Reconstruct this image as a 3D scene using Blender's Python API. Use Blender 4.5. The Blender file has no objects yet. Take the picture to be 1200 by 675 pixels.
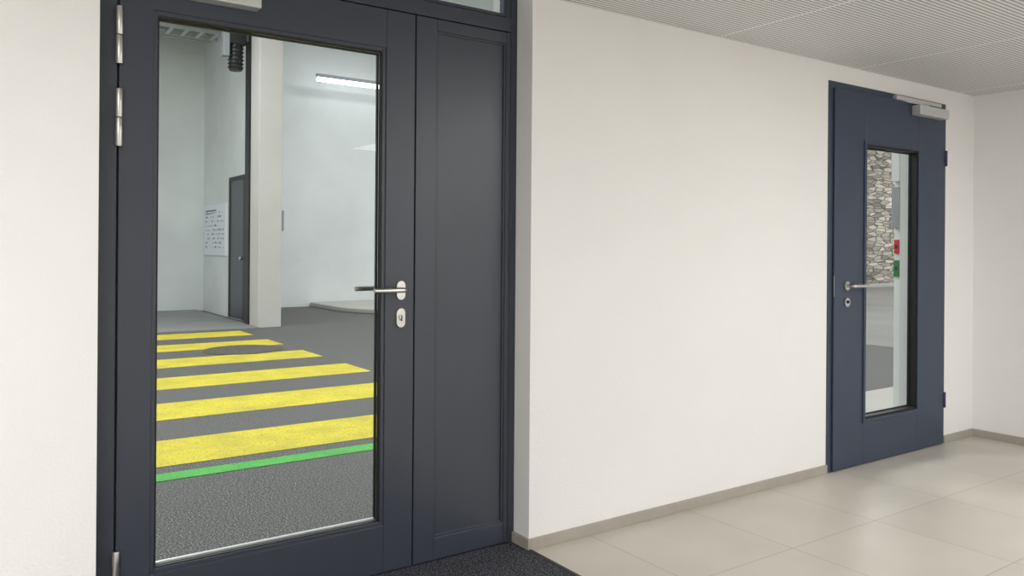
import bpy, bmesh, math, random
from mathutils import Matrix, Vector
random.seed(4)
S=bpy.context.scene
S.view_settings.view_transform='Standard'
S.view_settings.look='None'

# ---------------------------------------------------------------- materials
def lin(c):
    return tuple(((v/255)/12.92 if v/255<=0.04045 else ((v/255+0.055)/1.055)**2.4) for v in c)+(1,)
def mat(name,col,rough=.5,metal=0,bump=0,bscale=200,var=0,vscale=3,spec=.5,emit=None,estr=0,coat=0):
    m=bpy.data.materials.new(name); m.use_nodes=True
    n=m.node_tree.nodes; l=m.node_tree.links; b=n['Principled BSDF']
    c=lin(col); b.inputs['Base Color'].default_value=c
    b.inputs['Roughness'].default_value=rough; b.inputs['Metallic'].default_value=metal
    b.inputs['Specular IOR Level'].default_value=spec
    b.inputs['Coat Weight'].default_value=coat
    tc=n.new('ShaderNodeTexCoord')
    if var:
        t=n.new('ShaderNodeTexNoise'); t.inputs['Scale'].default_value=vscale; t.inputs['Detail'].default_value=6
        l.new(tc.outputs['Object'],t.inputs['Vector'])
        r=n.new('ShaderNodeValToRGB')
        r.color_ramp.elements[0].position=.3; r.color_ramp.elements[1].position=.7
        r.color_ramp.elements[0].color=tuple(x*(1-var) for x in c[:3])+(1,)
        r.color_ramp.elements[1].color=tuple(min(1,x*(1+var)) for x in c[:3])+(1,)
        l.new(t.outputs['Fac'],r.inputs['Fac']); l.new(r.outputs['Color'],b.inputs['Base Color'])
    if bump:
        t=n.new('ShaderNodeTexNoise'); t.inputs['Scale'].default_value=bscale; t.inputs['Detail'].default_value=3
        l.new(tc.outputs['Object'],t.inputs['Vector'])
        bp=n.new('ShaderNodeBump'); bp.inputs['Strength'].default_value=bump; bp.inputs['Distance'].default_value=.002
        l.new(t.outputs['Fac'],bp.inputs['Height']); l.new(bp.outputs['Normal'],b.inputs['Normal'])
    if emit:
        b.inputs['Emission Color'].default_value=lin(emit); b.inputs['Emission Strength'].default_value=estr
    return m

M_plaster=mat('white_plaster',(241,240,238),.9,bump=1.0,bscale=100,var=.01,vscale=2,spec=.2)
M_gwall=mat('garage_white_wall',(228,232,232),.85,bump=.6,bscale=25,var=.07,vscale=.9,spec=.3)
M_gceil=mat('garage_ceiling_grey',(165,169,171),.85,bump=.6,bscale=25,var=.08,vscale=.9,spec=.3)
M_frame=mat('anthracite_powdercoat',(58,63,74),.34,bump=.12,bscale=500,spec=.55)
M_frame2=mat('blue_grey_paint',(54,65,84),.4,bump=.1,bscale=500,spec=.45)
M_gasket=mat('black_rubber_gasket',(16,17,19),.5,var=.1)
M_steel=mat('brushed_steel',(205,203,200),.28,1,bump=.05,bscale=300)
M_alu=mat('satin_aluminium',(212,213,214),.4,.5,var=.02,vscale=20)
M_base=mat('tile_baseboard',(168,162,151),.5,bump=.1,var=.05,vscale=12)
M_black=mat('black_metal',(28,30,33),.45,.2,var=.1,vscale=8)
M_grey=mat('grey_plastic',(150,154,158),.5,var=.04,vscale=6)
M_col=mat('column_paint',(208,206,203),.8,bump=.3,bscale=30,var=.04,vscale=2)
M_conc=mat('light_concrete',(138,139,137),.7,bump=.4,bscale=60,var=.09,vscale=2.5)
M_conc2=mat('grey_concrete',(180,177,170),.6,bump=.4,bscale=60,var=.08,vscale=1.5)
M_conc3=mat('driveway_concrete',(132,131,127),.6,bump=.4,bscale=60,var=.12,vscale=.7)
M_kerb=mat('kerb_concrete',(190,190,184),.7,bump=.3,var=.05)
M_red=mat('red_plastic',(200,30,28),.35,var=.05)
M_green=mat('green_plastic',(30,120,60),.35,var=.05)
M_white=mat('white_board',(236,239,246),.35,var=.01)
M_ink=mat('board_print',(90,110,140),.6,var=.3,vscale=5)
M_tube=mat('led_tube_diffuser',(255,255,255),.5,emit=(245,250,255),estr=6,var=.001)

def noise_mix(name,c1,c2,scale,p0,p1,rough=.8,detail=2,bump=.6,c3=None,s3=.6,mixmax=.55):
    m=bpy.data.materials.new(name); m.use_nodes=True
    n=m.node_tree.nodes; l=m.node_tree.links; b=n['Principled BSDF']
    tc=n.new('ShaderNodeTexCoord'); t=n.new('ShaderNodeTexNoise')
    t.inputs['Scale'].default_value=scale; t.inputs['Detail'].default_value=detail; t.inputs['Roughness'].default_value=.7
    l.new(tc.outputs['Object'],t.inputs['Vector'])
    r=n.new('ShaderNodeValToRGB'); r.color_ramp.elements[0].position=p0; r.color_ramp.elements[1].position=p1
    r.color_ramp.elements[0].color=lin(c1); r.color_ramp.elements[1].color=lin(c2)
    l.new(t.outputs['Fac'],r.inputs['Fac'])
    out=r.outputs['Color']
    if c3:
        t2=n.new('ShaderNodeTexNoise'); t2.inputs['Scale'].default_value=s3; t2.inputs['Detail'].default_value=7; t2.inputs['Roughness'].default_value=.6
        l.new(tc.outputs['Object'],t2.inputs['Vector'])
        r2=n.new('ShaderNodeMapRange'); r2.inputs['From Min'].default_value=.42; r2.inputs['From Max'].default_value=.7
        r2.inputs['To Max'].default_value=mixmax
        l.new(t2.outputs['Fac'],r2.inputs['Value'])
        mx=n.new('ShaderNodeMix'); mx.data_type='RGBA'
        l.new(r2.outputs['Result'],mx.inputs['Factor']); l.new(out,mx.inputs['A']); mx.inputs['B'].default_value=lin(c3)
        out=mx.outputs['Result']
    l.new(out,b.inputs['Base Color']); b.inputs['Roughness'].default_value=rough
    bp=n.new('ShaderNodeBump'); bp.inputs['Strength'].default_value=bump; bp.inputs['Distance'].default_value=.003
    l.new(t.outputs['Fac'],bp.inputs['Height']); l.new(bp.outputs['Normal'],b.inputs['Normal'])
    return m
M_asphalt=noise_mix('asphalt',(28,29,30),(225,222,214),120,.48,.80,.66,detail=5,c3=(90,91,91),bump=.5,s3=.6,mixmax=.6)
M_mat=noise_mix('entrance_mat_fibre',(12,13,18),(135,138,152),130,.46,.74,.95,bump=1,detail=4)
M_yellow=noise_mix('yellow_road_paint',(95,90,48),(214,199,48),70,.34,.47,.7,detail=8,bump=.6,c3=(168,156,52),s3=3,mixmax=.7)
M_gline=noise_mix('green_road_paint',(50,95,48),(84,182,76),70,.34,.47,.7,detail=8,bump=.6,c3=(70,140,66),s3=3)

# floor tiles
def tiles():
    m=bpy.data.materials.new('beige_floor_tiles'); m.use_nodes=True
    n=m.node_tree.nodes; l=m.node_tree.links; b=n['Principled BSDF']
    tc=n.new('ShaderNodeTexCoord'); mp=n.new('ShaderNodeMapping')
    mp.inputs['Location'].default_value=(-2.3,-2.1,0)
    l.new(tc.outputs['Object'],mp.inputs['Vector'])
    br=n.new('ShaderNodeTexBrick'); br.offset=0.0; br.squash=1
    br.inputs['Scale'].default_value=1; br.inputs['Brick Width'].default_value=.62; br.inputs['Row Height'].default_value=.6
    br.inputs['Mortar Size'].default_value=.0022; br.inputs['Mortar Smooth'].default_value=.3
    br.inputs['Color1'].default_value=lin((199,193,182)); br.inputs['Color2'].default_value=lin((193,187,176))
    br.inputs['Mortar'].default_value=lin((158,151,140))
    l.new(mp.outputs['Vector'],br.inputs['Vector'])
    t=n.new('ShaderNodeTexNoise'); t.inputs['Scale'].default_value=2.2; t.inputs['Detail'].default_value=9
    l.new(tc.outputs['Object'],t.inputs['Vector'])
    mr=n.new('ShaderNodeMapRange'); mr.inputs['To Min'].default_value=.86; mr.inputs['To Max'].default_value=1.12
    l.new(t.outputs['Fac'],mr.inputs['Value'])
    mx=n.new('ShaderNodeMix'); mx.data_type='RGBA'; mx.blend_type='MULTIPLY'; mx.inputs['Factor'].default_value=1
    l.new(br.outputs['Color'],mx.inputs['A']); l.new(mr.outputs['Result'],mx.inputs['B'])
    l.new(mx.outputs['Result'],b.inputs['Base Color'])
    b.inputs['Roughness'].default_value=.42
    bp=n.new('ShaderNodeBump'); bp.inputs['Strength'].default_value=.4; bp.inputs['Distance'].default_value=.001; bp.invert=True
    l.new(br.outputs['Fac'],bp.inputs['Height']); l.new(bp.outputs['Normal'],b.inputs['Normal'])
    return m
M_tiles=tiles()

def mesh_ceiling():
    m=bpy.data.materials.new('expanded_metal_ceiling'); m.use_nodes=True
    n=m.node_tree.nodes; l=m.node_tree.links; b=n['Principled BSDF']
    tc=n.new('ShaderNodeTexCoord'); sp=n.new('ShaderNodeSeparateXYZ'); l.new(tc.outputs['Object'],sp.inputs[0])
    def M(op,a,bb=None):
        q=n.new('ShaderNodeMath'); q.operation=op
        for i,v in enumerate((a,bb)):
            if v is None: continue
            if isinstance(v,(int,float)): q.inputs[i].default_value=v
            else: l.new(v,q.inputs[i])
        return q.outputs[0]
    X,Y=sp.outputs[0],sp.outputs[1]
    a=M('SINE',M('MULTIPLY',X,2*math.pi/.030)); c=M('SINE',M('MULTIPLY',Y,2*math.pi/.046))
    s=M('MULTIPLY',a,c)
    mr=n.new('ShaderNodeMapRange'); mr.inputs['From Min'].default_value=.2; mr.inputs['From Max'].default_value=.5
    l.new(M('ABSOLUTE',s),mr.inputs['Value'])
    mx=n.new('ShaderNodeMix'); mx.data_type='RGBA'; l.new(mr.outputs['Result'],mx.inputs['Factor'])
    mx.inputs['A'].default_value=lin((255,255,254)); mx.inputs['B'].default_value=lin((140,140,139))
    # panel joints every 0.6 m
    j=M('PINGPONG',M('ADD',X,10.07),.6)
    jj=M('LESS_THAN',j,.005)
    mx2=n.new('ShaderNodeMix'); mx2.data_type='RGBA'; l.new(jj,mx2.inputs['Factor'])
    l.new(mx.outputs['Result'],mx2.inputs['A']); mx2.inputs['B'].default_value=lin((240,240,239))
    l.new(mx2.outputs['Result'],b.inputs['Base Color'])
    b.inputs['Roughness'].default_value=.55
    return m
M_ceil=mesh_ceiling()

def stone():
    m=bpy.data.materials.new('rubble_stone'); m.use_nodes=True
    n=m.node_tree.nodes; l=m.node_tree.links; b=n['Principled BSDF']
    tc=n.new('ShaderNodeTexCoord'); mp=n.new('ShaderNodeMapping'); mp.inputs['Scale'].default_value=(1.5,1.5,6.5)
    l.new(tc.outputs['Object'],mp.inputs['Vector'])
    v=n.new('ShaderNodeTexVoronoi'); v.inputs['Scale'].default_value=1.3
    e=n.new('ShaderNodeTexVoronoi'); e.inputs['Scale'].default_value=1.3; e.feature='DISTANCE_TO_EDGE'
    l.new(mp.outputs[0],v.inputs['Vector']); l.new(mp.outputs[0],e.inputs['Vector'])
    sx=n.new('ShaderNodeSeparateColor'); l.new(v.outputs['Color'],sx.inputs[0])
    r=n.new('ShaderNodeValToRGB'); r.color_ramp.elements[0].color=lin((136,129,118)); r.color_ramp.elements[1].color=lin((226,219,206))
    l.new(sx.outputs[0],r.inputs['Fac'])
    mr=n.new('ShaderNodeMapRange'); mr.inputs['From Max'].default_value=.09; mr.interpolation_type='SMOOTHSTEP'
    l.new(e.outputs['Distance'],mr.inputs['Value'])
    mx=n.new('ShaderNodeMix'); mx.data_type='RGBA'; l.new(mr.outputs[0],mx.inputs['Factor'])
    mx.inputs['A'].default_value=lin((90,84,76)); l.new(r.outputs[0],mx.inputs['B'])
    t=n.new('ShaderNodeTexNoise'); t.inputs['Scale'].default_value=7; t.inputs['Detail'].default_value=6
    l.new(tc.outputs['Object'],t.inputs['Vector'])
    m2=n.new('ShaderNodeMapRange'); m2.inputs['To Min'].default_value=.65; m2.inputs['To Max'].default_value=1.35
    l.new(t.outputs['Fac'],m2.inputs['Value'])
    mm=n.new('ShaderNodeMix'); mm.data_type='RGBA'; mm.blend_type='MULTIPLY'; mm.inputs['Factor'].default_value=1
    l.new(mx.outputs['Result'],mm.inputs['A']); l.new(m2.outputs[0],mm.inputs['B'])
    l.new(mm.outputs['Result'],b.inputs['Base Color']); b.inputs['Roughness'].default_value=.9
    bp=n.new('ShaderNodeBump'); bp.inputs['Strength'].default_value=.6; bp.inputs['Distance'].default_value=.08
    l.new(mr.outputs[0],bp.inputs['Height']); l.new(bp.outputs['Normal'],b.inputs['Normal'])
    return m
M_stone=stone()

def glassmat():
    m=bpy.data.materials.new('clear_pane_glass'); m.use_nodes=True
    n=m.node_tree.nodes; l=m.node_tree.links
    n.remove(n['Principled BSDF'])
    tr=n.new('ShaderNodeBsdfTransparent'); tr.inputs[0].default_value=(.965,.985,.975,1)
    gl=n.new('ShaderNodeBsdfGlossy'); gl.inputs['Roughness'].default_value=.01
    fr=n.new('ShaderNodeFresnel'); fr.inputs['IOR'].default_value=1.3
    mx=n.new('ShaderNodeMixShader'); l.new(fr.outputs[0],mx.inputs[0]); l.new(tr.outputs[0],mx.inputs[1]); l.new(gl.outputs[0],mx.inputs[2])
    l.new(mx.outputs[0],n['Material Output'].inputs[0])
    return m
M_glass=glassmat()

# ---------------------------------------------------------------- geometry helpers
def link(o,parent=None):
    S.collection.objects.link(o)
    if parent: o.parent=parent
    return o
def boxes(name,lst,m,parent=None,bevel=0):
    bm=bmesh.new()
    for (x0,x1,y0,y1,z0,z1) in lst:
        r=bmesh.ops.create_cube(bm,size=1)
        bmesh.ops.scale(bm,vec=(x1-x0,y1-y0,z1-z0),verts=r['verts'])
        bmesh.ops.translate(bm,vec=((x0+x1)/2,(y0+y1)/2,(z0+z1)/2),verts=r['verts'])
    me=bpy.data.meshes.new(name); bm.to_mesh(me); bm.free()
    me.materials.append(m); o=bpy.data.objects.new(name,me); link(o,parent)
    if bevel:
        b=o.modifiers.new('bevel','BEVEL'); b.width=bevel; b.segments=2; b.limit_method='ANGLE'
        for p in me.polygons: p.use_smooth=False
    return o
def box(name,x0,x1,y0,y1,z0,z1,m,parent=None,bevel=0):
    return boxes(name,[(x0,x1,y0,y1,z0,z1)],m,parent,bevel)
def pane(name,x0,x1,y,z0,z1,m,parent=None):
    me=bpy.data.meshes.new(name); me.from_pydata([(x0,y,z0),(x1,y,z0),(x1,y,z1),(x0,y,z1)],[],[(0,1,2,3)])
    me.materials.append(m); return link(bpy.data.objects.new(name,me),parent)
def cyl(name,p0,p1,r,m,parent=None,seg=24,sx=1,bevel=0):
    p0=Vector(p0);p1=Vector(p1);d=p1-p0
    bm=bmesh.new(); bmesh.ops.create_cone(bm,cap_ends=True,segments=seg,radius1=r,radius2=r,depth=d.length)
    if sx!=1: bmesh.ops.scale(bm,vec=(1,sx,1),verts=bm.verts)
    q=d.to_track_quat('Z','Y').to_matrix().to_4x4()
    bmesh.ops.transform(bm,matrix=Matrix.Translation((p0+p1)/2)@q,verts=bm.verts)
    me=bpy.data.meshes.new(name); bm.to_mesh(me); bm.free()
    for p in me.polygons: p.use_smooth=len(p.vertices)==4
    me.materials.append(m); o=link(bpy.data.objects.new(name,me),parent)
    if bevel:
        b=o.modifiers.new('bevel','BEVEL'); b.width=bevel; b.segments=2; b.limit_method='ANGLE'
    return o
def tube(name,pts,r,m,parent=None):
    cu=bpy.data.curves.new(name,'CURVE'); cu.dimensions='3D'; cu.bevel_depth=r; cu.bevel_resolution=5; cu.use_fill_caps=True
    sp=cu.splines.new('POLY'); sp.points.add(len(pts)-1)
    for i,p in enumerate(pts): sp.points[i].co=(*p,1)
    o=bpy.data.objects.new(name,cu); link(o,parent)
    dg=bpy.context.evaluated_depsgraph_get(); me=bpy.data.meshes.new_from_object(o.evaluated_get(dg))
    bpy.data.objects.remove(o); me.materials.clear(); me.materials.append(m)
    for p in me.polygons: p.use_smooth=True
    return link(bpy.data.objects.new(name,me),parent)
def oval(name,x,z,y0,y1,hw,hh,m,parent=None):
    """stadium shaped plate lying in the XZ plane, y0 front"""
    bm=bmesh.new(); pts=[]
    for i in range(16): 
        a=math.pi*i/15; pts.append((x+hw*math.cos(a),z+(hh-hw)+hw*math.sin(a)))
    for i in range(16):
        a=math.pi+math.pi*i/15; pts.append((x+hw*math.cos(a),z-(hh-hw)+hw*math.sin(a)))
    v0=[bm.verts.new((px,y0,pz)) for px,pz in pts]; v1=[bm.verts.new((px,y1,pz)) for px,pz in pts]
    bm.faces.new(v0); bm.faces.new(v1[::-1])
    for i in range(len(pts)):
        j=(i+1)%len(pts); bm.faces.new((v0[i],v1[i],v1[j],v0[j]))
    bmesh.ops.recalc_face_normals(bm,faces=bm.faces)
    me=bpy.data.meshes.new(name); bm.to_mesh(me); bm.free(); me.materials.append(m)
    o=link(bpy.data.objects.new(name,me),parent)
    b=o.modifiers.new('bevel','BEVEL'); b.width=.002; b.segments=2; b.limit_method='ANGLE'
    return o
def empty(name,loc=(0,0,0)):
    e=bpy.data.objects.new(name,None); e.empty_display_size=.1; S.collection.objects.link(e); return e
def lever(parent,x,z,y,s,dx,pre=''):
    """s=-1 faces the camera side, +1 the far side; dx=-1 lever points to -X"""
    pts=[(x,y,z),(x,y+s*.035,z)]
    for i in range(7):
        a=math.pi/2*i/6; pts.append((x+dx*.018*(1-math.cos(a)),y+s*(.035+.018*math.sin(a)),z))
    pts.append((x+dx*.135,y+s*.053,z))
    tube(pre+'handle_lever',pts,.0098,M_steel,parent)
def rect_frame(x0,x1,z0,z1,w,y0,y1):
    return [(x0-w,x0,y0,y1,z0-w,z1+w),(x1,x1+w,y0,y1,z0-w,z1+w),(x0,x1,y0,y1,z0-w,z0),(x0,x1,y0,y1,z1,z1+w)]

# ---------------------------------------------------------------- room shell
D=2.70; CZ=2.328; H=6.0; T=.30; F=2.81
d1=(.3525,1.973,2.55); d2=(4.050,5.34,2.228); RX=5.73
boxes('wall_front',[(-3,d1[0],D,D+T,0,H),(d1[1],d2[0],D,D+T,0,H),(d2[1],35,D,D+T,0,H),
    (d1[0],d1[1],D,D+T,d1[2],H),(d2[0],d2[1],D,D+T,d2[2],H)],M_plaster)
box('wall_right',RX,RX+.2,-3,D,0,2.9,M_plaster)
box('wall_left',-3.2,-3,-3.2,D+T,0,2.9,M_plaster)
box('wall_back',-3,RX+.2,-3.2,-3,0,2.9,M_plaster)
box('floor',-3,RX,-3,D+T,-.1,0,M_tiles)
box('ceiling',-3,RX,-3,D,CZ,CZ+.02,M_ceil)
bh=.05; bt=.012
boxes('baseboard_front',[(-3,d1[0]-.0,D-bt,D,0,bh),(d1[1],d2[0],D-bt,D,0,bh),(d2[1],RX-bt,D-bt,D,0,bh),
   (d1[1]-bt,d1[1],D-bt,F-.001,0,bh)],M_base,bevel=.0015)
box('baseboard_right',RX-bt,RX,-3,D,0,bh,M_base,bevel=.0015)

# entrance mat with edging
em=empty('entrance_mat')
box('mat_pile',d1[0]+.01,d1[1]-.012,1.0,F-.001,0,.007,M_mat,em)
boxes('mat_edging',[(d1[1]-.012,d1[1]+.004,.98,D-.013,0,.009),(d1[0]-.004,d1[0]+.01,.98,D-.013,0,.009),(d1[0]+.01,d1[1]-.012,.98,1.0,0,.009)],M_black,em)

# ---------------------------------------------------------------- door 1 (double leaf with glass)
A=empty('door_1')
a0,a1=d1[0],d1[1]
jl,jr,lt,tb=.417,1.940,2.180,2.245      # jamb edges, leaf top, transom bottom
boxes('door_frame',[(a0,jl,F,F+.09,0,2.55),(jr,a1,F,F+.09,0,2.55),(jl,jr,F,F+.09,lt+.006,tb),(jl,jr,F,F+.09,2.47,2.55)],M_frame,A,.002)
pane('transom_glass',.50,1.905,F+.03,tb,2.47,M_glass,A)
boxes('transom_bead',rect_frame(.50,1.905,tb+.016,2.455,.012,F+.004,F+.03)+[(jl,.488,F+.004,F+.05,tb,2.47),(1.917,jr,F+.004,F+.05,tb,2.47)],M_frame,A,.001)
boxes('transom_gasket',[(.5,1.905,F+.02,F+.032,tb,tb+.018)],M_alu,A)
# active leaf
gx0,gx1,gz0,gz1=.523,1.357,.193,2.032
sp_=1.483
boxes('glazed_leaf',[(jl+.006,gx0,F-.004,F+.066,.012,lt),(gx1,sp_-.003,F-.004,F+.066,.012,lt),(gx0,gx1,F-.004,F+.066,.012,gz0),(gx0,gx1,F-.004,F+.066,gz1,lt)],M_frame,A,.002)
boxes('leaf_glazing_bead',rect_frame(gx0+.014,gx1-.014,gz0+.014,gz1-.014,.016,F+.002,F+.024),M_frame,A,.002)
boxes('leaf_gasket',rect_frame(gx0+.018,gx1-.018,gz0+.018,gz1-.018,.005,F+.006,F+.026),M_gasket,A)
sf=rect_frame(gx0+.024,gx1-.024,gz0+.024,gz1-.024,.006,F+.028,F+.042)
boxes('glass_spacer',[sf[0],sf[1],sf[3]],M_gasket,A)
boxes('spacer_bottom_glint',[sf[2]],M_alu,A)  # pale bottom strip paints in the bright reflection line below the glass
pane('leaf_glass',gx0+.01,gx1-.01,F+.027,gz0+.01,gz1-.01,M_glass,A)
# passive leaf
px0,px1,pz0,pz1=1.578,1.914,.100,2.133
boxes('solid_leaf',[(sp_+.003,px0,F-.004,F+.066,.012,lt),(px1,jr-.004,F-.004,F+.066,.012,lt),(px0,px1,F-.004,F+.066,.012,pz0),(px0,px1,F-.004,F+.066,pz1,lt)],M_frame,A,.002)
box('solid_leaf_panel',px0-.01,px1+.01,F+.010,F+.05,pz0-.01,pz1+.01,M_frame,A)
boxes('panel_bead',rect_frame(px0+.008,px1-.008,pz0+.008,pz1-.008,.008,F+.002,F+.012),M_frame,A,.001)
boxes('leaf_gap_seal',[(sp_-.005,sp_+.005,F+.02,F+.05,.012,lt),(jl-.002,jl+.008,F+.02,F+.05,.012,lt),(jl+.008,jr,F+.02,F+.05,lt-.002,lt+.008),(jr-.006,jr+.002,F+.02,F+.05,.012,lt)],M_gasket,A)
box('threshold',a0,a1,F+.002,F+.088,0,.011,M_black,A)
for i,(z0,z1) in enumerate(((1.84,2.025),(1.578,1.763),(.105,.295))):
    for j in range(2):
        w=(z1-z0)/2
        cyl(f'hinge_{i+1}_{j+1}',(jl+.004,F-.014,z0+w*j+.001),(jl+.004,F-.014,z0+w*(j+1)-.001),.0115,M_steel,A,bevel=.001)
hx1=1.422
oval('handle_rose',hx1,1.097,F-.012,F-.004,.019,.038,M_steel,A)
oval('lock_escutcheon',hx1,.99,F-.012,F-.004,.019,.038,M_steel,A)
cyl('lock_cylinder',(hx1,F-.018,.994),(hx1,F-.010,.994),.009,M_alu,A)
box('lock_cylinder_key_slot',hx1-.0025,hx1+.0025,F-.0185,F-.0175,.978,1.0,M_black,A)
lever(A,hx1,1.10,F-.004,-1,-1)
lever(A,hx1,1.10,F+.066,1,-1,'outer_')
oval('outer_rose',hx1,1.097,F+.066,F+.074,.017,.036,M_steel,A)
box('closer_body',.603,.857,F-.062,F-.004,2.082,2.145,M_alu,A,.004)
box('closer_rail',.80,1.25,F-.03,F,2.205,2.228,M_alu,A,.002)
tube('closer_arm',[(.73,F-.04,2.145),(.73,F-.04,2.162),(1.02,F-.03,2.19),(1.1,F-.022,2.212)],.007,M_alu,A)

# ---------------------------------------------------------------- door 2
B=empty('door_2')
b0,b1,bz=d2
boxes('door_frame',[(b0,b0+.05,D-.006,D+.1,0,bz),(b1-.03,b1,D-.006,D+.1,0,bz),(b0+.05,b1-.03,D-.006,D+.1,bz-.045,bz)],M_frame2,B,.002)
qx0,qx1,qz0,qz1=4.395,4.985,.262,1.90
L0,L1,LZ=b0+.042,b1-.022,bz-.038
boxes('door_leaf',[(L0,qx0,D-.018,D+.05,.008,LZ),(qx1,L1,D-.018,D+.05,.008,LZ),(qx0,qx1,D-.018,D+.05,.008,qz0),(qx0,qx1,D-.018,D+.05,qz1,LZ)],M_frame2,B,.002)
boxes('glazing_bead',rect_frame(qx0+.008,qx1-.008,qz0+.008,qz1-.008,.022,D-.026,D-.006),M_frame2,B,.002)
boxes('glazing_gasket',rect_frame(qx0+.020,qx1-.020,qz0+.020,qz1-.020,.014,D-.016,D+.02),M_gasket,B)
boxes('glass_spacer',rect_frame(qx0+.028,qx1-.028,qz0+.028,qz1-.028,.008,D+.0215,D+.03),M_gasket,B)
pane('door_glass',qx0+.01,qx1-.01,D+.021,qz0+.01,qz1-.01,M_glass,B)
boxes('leaf_seal',[(b0+.04,b0+.044,D-.008,D-.004,0.01,LZ)],M_gasket,B)
hx=4.213
cyl('handle_rose',(hx,D-.027,1.06),(hx,D-.018,1.06),.026,M_steel,B,bevel=.001)
cyl('lock_rose',(hx,D-.027,.965),(hx,D-.018,.965),.026,M_steel,B,bevel=.001)
cyl('lock_cylinder',(hx,D-.034,.968),(hx,D-.027,.968),.009,M_black,B)
lever(B,hx,1.06,D-.018,-1,1)
for i,z in enumerate((1.87,.29)):
    cyl(f'hinge_{i+1}',(b1-.020,D-.021,z-.05),(b1-.020,D-.021,z+.05),.008,M_frame2,B,bevel=.001)
box('closer_body',4.90,5.25,D-.075,D-.018,2.112,2.172,M_alu,B,.004)
box('closer_rail',4.70,5.23,D-.035,D-.006,2.190,2.214,M_alu,B,.002)
tube('closer_arm',[(5.05,D-.045,2.17),(5.05,D-.045,2.182),(4.83,D-.026,2.19),(4.80,D-.024,2.196)],.006,M_alu,B)
box('latch_plate',b0+.040,b0+.043,D-.0185,D-.0175,1.0,1.12,M_steel,B)

# ---------------------------------------------------------------- garage
box('floor_garage',-3,35,D+T,16.2,-.1,0,M_asphalt)
box('wall_garage_rear',-3,13,16.2,16.4,0,7,M_gwall)
box('wall_stone',13,35,16.2,16.6,0,7,M_stone)
box('wall_garage_left',-3.2,-3,D+T,16.4,0,7,M_gwall)
box('wall_garage_right',35,35.2,D,16.6,0,7,M_gwall)
box('wall_garage_partition',3.95,4.10,12.96,16.2,0,6,M_gwall)
box('ceiling_garage_low',-3,3.95,D+T,16.2,5.2,5.4,M_gceil)
box('ceiling_garage_high',3.95,35,D+T,16.2,6.0,6.2,M_gwall)
box('column',3.81,4.17,12.3,12.74,0,6.0,M_col,bevel=.01)
box('gate_guide_rail',3.785,3.85,12.742,12.955,0,5.2,M_black)
ys=[4.87,6.16,7.46,8.77,10.1,11.38]
boxes('zebra_crossing_markings',[(0,3.46,y,y+.65,0,.004) for y in ys],M_yellow)
box('green_road_line',-1,5.2,4.575,4.72,0,.004,M_gline)
boxes('floor_concrete_slab',[(-3,3.81,12.25,16.2,0,.02)],M_conc)
box('floor_concrete_apron',5.6,8.6,3.0,4.05,0,.006,M_conc2)
box('floor_concrete_driveway',10,35,3.0,15.2,0,.006,M_conc3)
box('kerb_stone_wall',12,35,15.2,16.2,0,.06,M_kerb)
# manhole
M_iron=noise_mix('cast_iron_cover',(50,48,46),(125,117,108),60,.4,.75,.8,bump=.8)
mh=empty('manhole_cover')
cyl('ring',(2.87,9.82,.0042),(2.87,9.82,.006),.47,M_iron,mh,seg=48)
cyl('lid',(2.87,9.82,.006),(2.87,9.82,.008),.42,M_iron,mh,seg=48)
# island with rounded corner
def island(name,x0,y0,x1,y1,r,h,m):
    bm=bmesh.new(); pts=[(x1,y0),(x1,y1),(x0,y1)]
    for i in range(13):
        a=math.pi+math.pi/2*i/12; pts.append((x0+r+r*math.cos(a),y0+r+r*math.sin(a)))
    v0=[bm.verts.new((x,y,0)) for x,y in pts]; v1=[bm.verts.new((x,y,h)) for x,y in pts]
    bm.faces.new(v0[::-1]); bm.faces.new(v1)
    for i in range(len(pts)):
        j=(i+1)%len(pts); bm.faces.new((v0[i],v0[j],v1[j],v1[i]))
    bmesh.ops.recalc_face_normals(bm,faces=bm.faces)
    me=bpy.data.meshes.new(name); bm.to_mesh(me); bm.free(); me.materials.append(m)
    o=link(bpy.data.objects.new(name,me)); b=o.modifiers.new('bevel','BEVEL'); b.width=.02; b.segments=2; b.limit_method='ANGLE'
island('kerb_island',6.1,13.2,9.6,16.19,1.6,.09,M_kerb)
# partition door
P=empty('door_3')
boxes('door_frame',[(3.92,3.95,13.42,13.50,.02,2.45),(3.92,3.95,14.28,14.36,.02,2.45),(3.92,3.95,13.5,14.28,2.38,2.45)],M_black,P)
box('door_leaf',3.93,3.95,13.5,14.28,.025,2.38,M_frame,P)
cyl('door_knob',(3.89,13.6,1.05),(3.93,13.6,1.05),.03,M_steel,P)
# board
W=empty('information_board')
box('board_panel',3.925,3.9495,14.55,16.05,1.08,2.02,M_white,W,.004)
dots=[]
for r in range(9):
    for c in range(15):
        if random.random()<.5:
            y=14.7+c*.085; z=1.22+r*.08; s=random.choice((.02,.03,.04)); dots.append((3.921,3.925,y,y+s*1.2,z,z+s*.8))
dots+= [(3.921,3.925,15.2,15.95,1.90,1.925),(3.921,3.925,15.5,15.95,1.85,1.865)]
boxes('board_printing',dots,M_ink,W)
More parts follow.
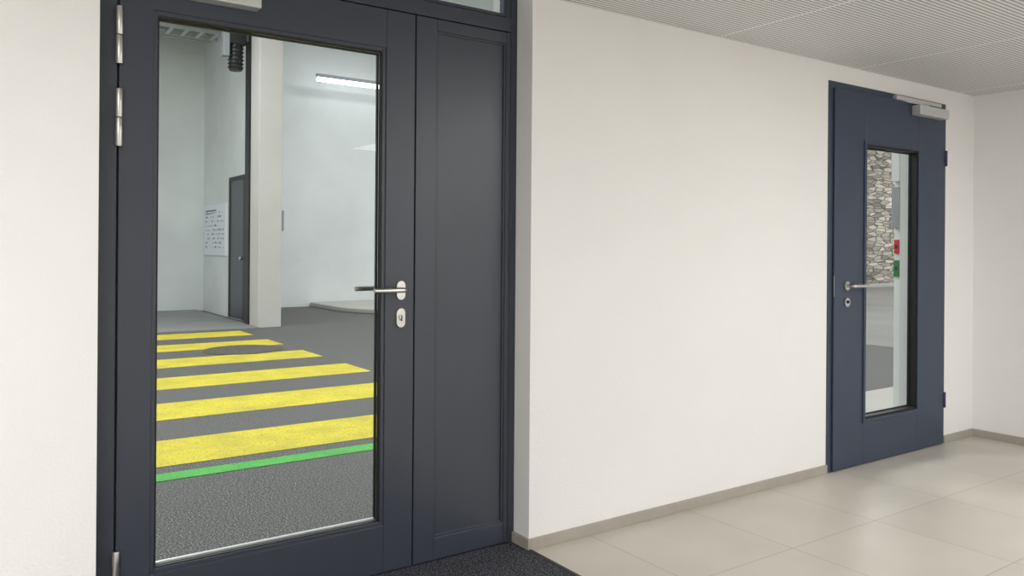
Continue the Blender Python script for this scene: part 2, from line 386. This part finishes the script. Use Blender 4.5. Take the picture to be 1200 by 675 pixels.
# gate motor
G=empty('gate_motor')
cyl('motor_body',(3.60,12.85,4.02),(3.60,12.85,4.45),.10,M_black,G,bevel=.01)
for i in range(6): cyl(f'cooling_fin_{i+1}',(3.60,12.85,4.06+i*.06),(3.60,12.85,4.078+i*.06),.118,M_black,G)
box('gearbox',3.46,3.74,12.74,12.96,4.42,4.70,M_black,G,.02)
box('terminal_box',3.38,3.48,12.74,12.90,4.22,4.66,M_grey,G,.01)
box('mounting_bracket',3.70,3.785,12.8,12.9,4.50,4.62,M_grey,G)
cyl('drive_shaft',(3.60,12.85,4.70),(3.60,12.85,5.2),.03,M_black,G)
box('gate_sensor',4.17,4.215,12.33,12.43,1.5,1.82,M_grey,bevel=.005)
# tube light
K=empty('tube_light')
cyl('diffuser',(6.0,15.6,4.66),(7.7,15.6,4.66),.045,M_tube,K)
box('housing',5.98,7.72,15.57,15.63,4.70,4.77,M_grey,K)
for i,x in enumerate((6.3,7.4)): cyl(f'wall_arm_{i+1}',(x,15.63,4.73),(x,16.2,4.73),.012,M_steel,K)
# cable tray
R=empty('cable_tray')
boxes('tray_rails',[(-1,3.9,14.6,14.63,5.0,5.08),(-1,3.9,15.1,15.13,5.0,5.08),(-1,3.9,15.5,15.56,5.05,5.12)],M_alu,R)
boxes('tray_rungs',[(x*.25-1,x*.25-.94,14.63,15.1,5.0,5.02) for x in range(20)],M_alu,R)
boxes('tray_hangers',[(x,x+.03,14.8,14.83,5.0,5.2) for x in (0.,1.2,2.4,3.6)]+[(x,x+.03,15.5,15.53,5.1,5.2) for x in (0.,1.2,2.4,3.6)],M_alu,R)
# outside pillar by door 2
box('pillar',6.04,6.5,3.30,3.44,.006,6,M_gwall,bevel=.004)
box('distribution_box',5.985,6.04,3.37,3.435,1.80,2.15,M_alu,bevel=.004)
box('intercom_panel',5.99,6.04,3.37,3.435,1.44,1.76,M_grey,bevel=.004)
C=empty('fire_call_point'); box('housing',6.02,6.04,3.395,3.43,1.24,1.35,M_red,C,.004); box('front_plate',6.0195,6.0205,3.405,3.42,1.28,1.31,M_black,C)
C2=empty('emergency_release'); box('housing',6.012,6.04,3.385,3.43,1.06,1.19,M_green,C2,.004); box('front_plate',6.0115,6.0125,3.398,3.415,1.11,1.14,M_black,C2)

# ---------------------------------------------------------------- lights
def area(name,loc,sx,sy,p,col=(1,1,1)):
    L=bpy.data.lights.new(name,'AREA'); L.shape='RECTANGLE'; L.size=sx; L.size_y=sy; L.energy=p; L.color=col
    o=bpy.data.objects.new(name,L); o.location=loc; S.collection.objects.link(o); return o
for i,(x,y,p) in enumerate(((-.75,.6,55),(3.75,.2,40),(4.2,-1.8,64),(-1.2,-1.8,54))):
    area('room_fill_light',(x,y,CZ-.01),1.4,1.2,p,(1,.995,.99))  # added area lights without fixtures, kept out of view to brighten the room
for x,y in ((1.0,6.0),(1.0,11.0)):
    area('garage_fill_light',(x,y,5.15),3,1.5,205,(.96,.985,1))  # unseen fill added below the low garage ceiling
for x,y in ((6.5,6),(8,12),(14,8),(21,12),(27,8),(30,13)):
    area('garage_fill_light',(x,y,5.9),3,1.5,190 if x<20 else 260,(.98,.99,1))  # more added fill, out of view, for the high part of the garage
w=bpy.data.worlds.new('world'); S.world=w; w.use_nodes=True
w.node_tree.nodes['Background'].inputs[0].default_value=(.8,.85,.9,1); w.node_tree.nodes['Background'].inputs[1].default_value=.3

# ---------------------------------------------------------------- camera
cd=bpy.data.cameras.new('camera'); cam=bpy.data.objects.new('camera',cd); S.collection.objects.link(cam)
cd.sensor_width=36; cd.lens=937/1200*36; cd.shift_y=-47.5/1200; cd.clip_start=.05
cam.matrix_world=Matrix.Translation((0,0,1.267))@Matrix.Rotation(math.radians(-34.8),4,'Z')@Matrix.Rotation(math.radians(90),4,'X')@Matrix.Rotation(math.radians(.42),4,'Z')
S.camera=cam
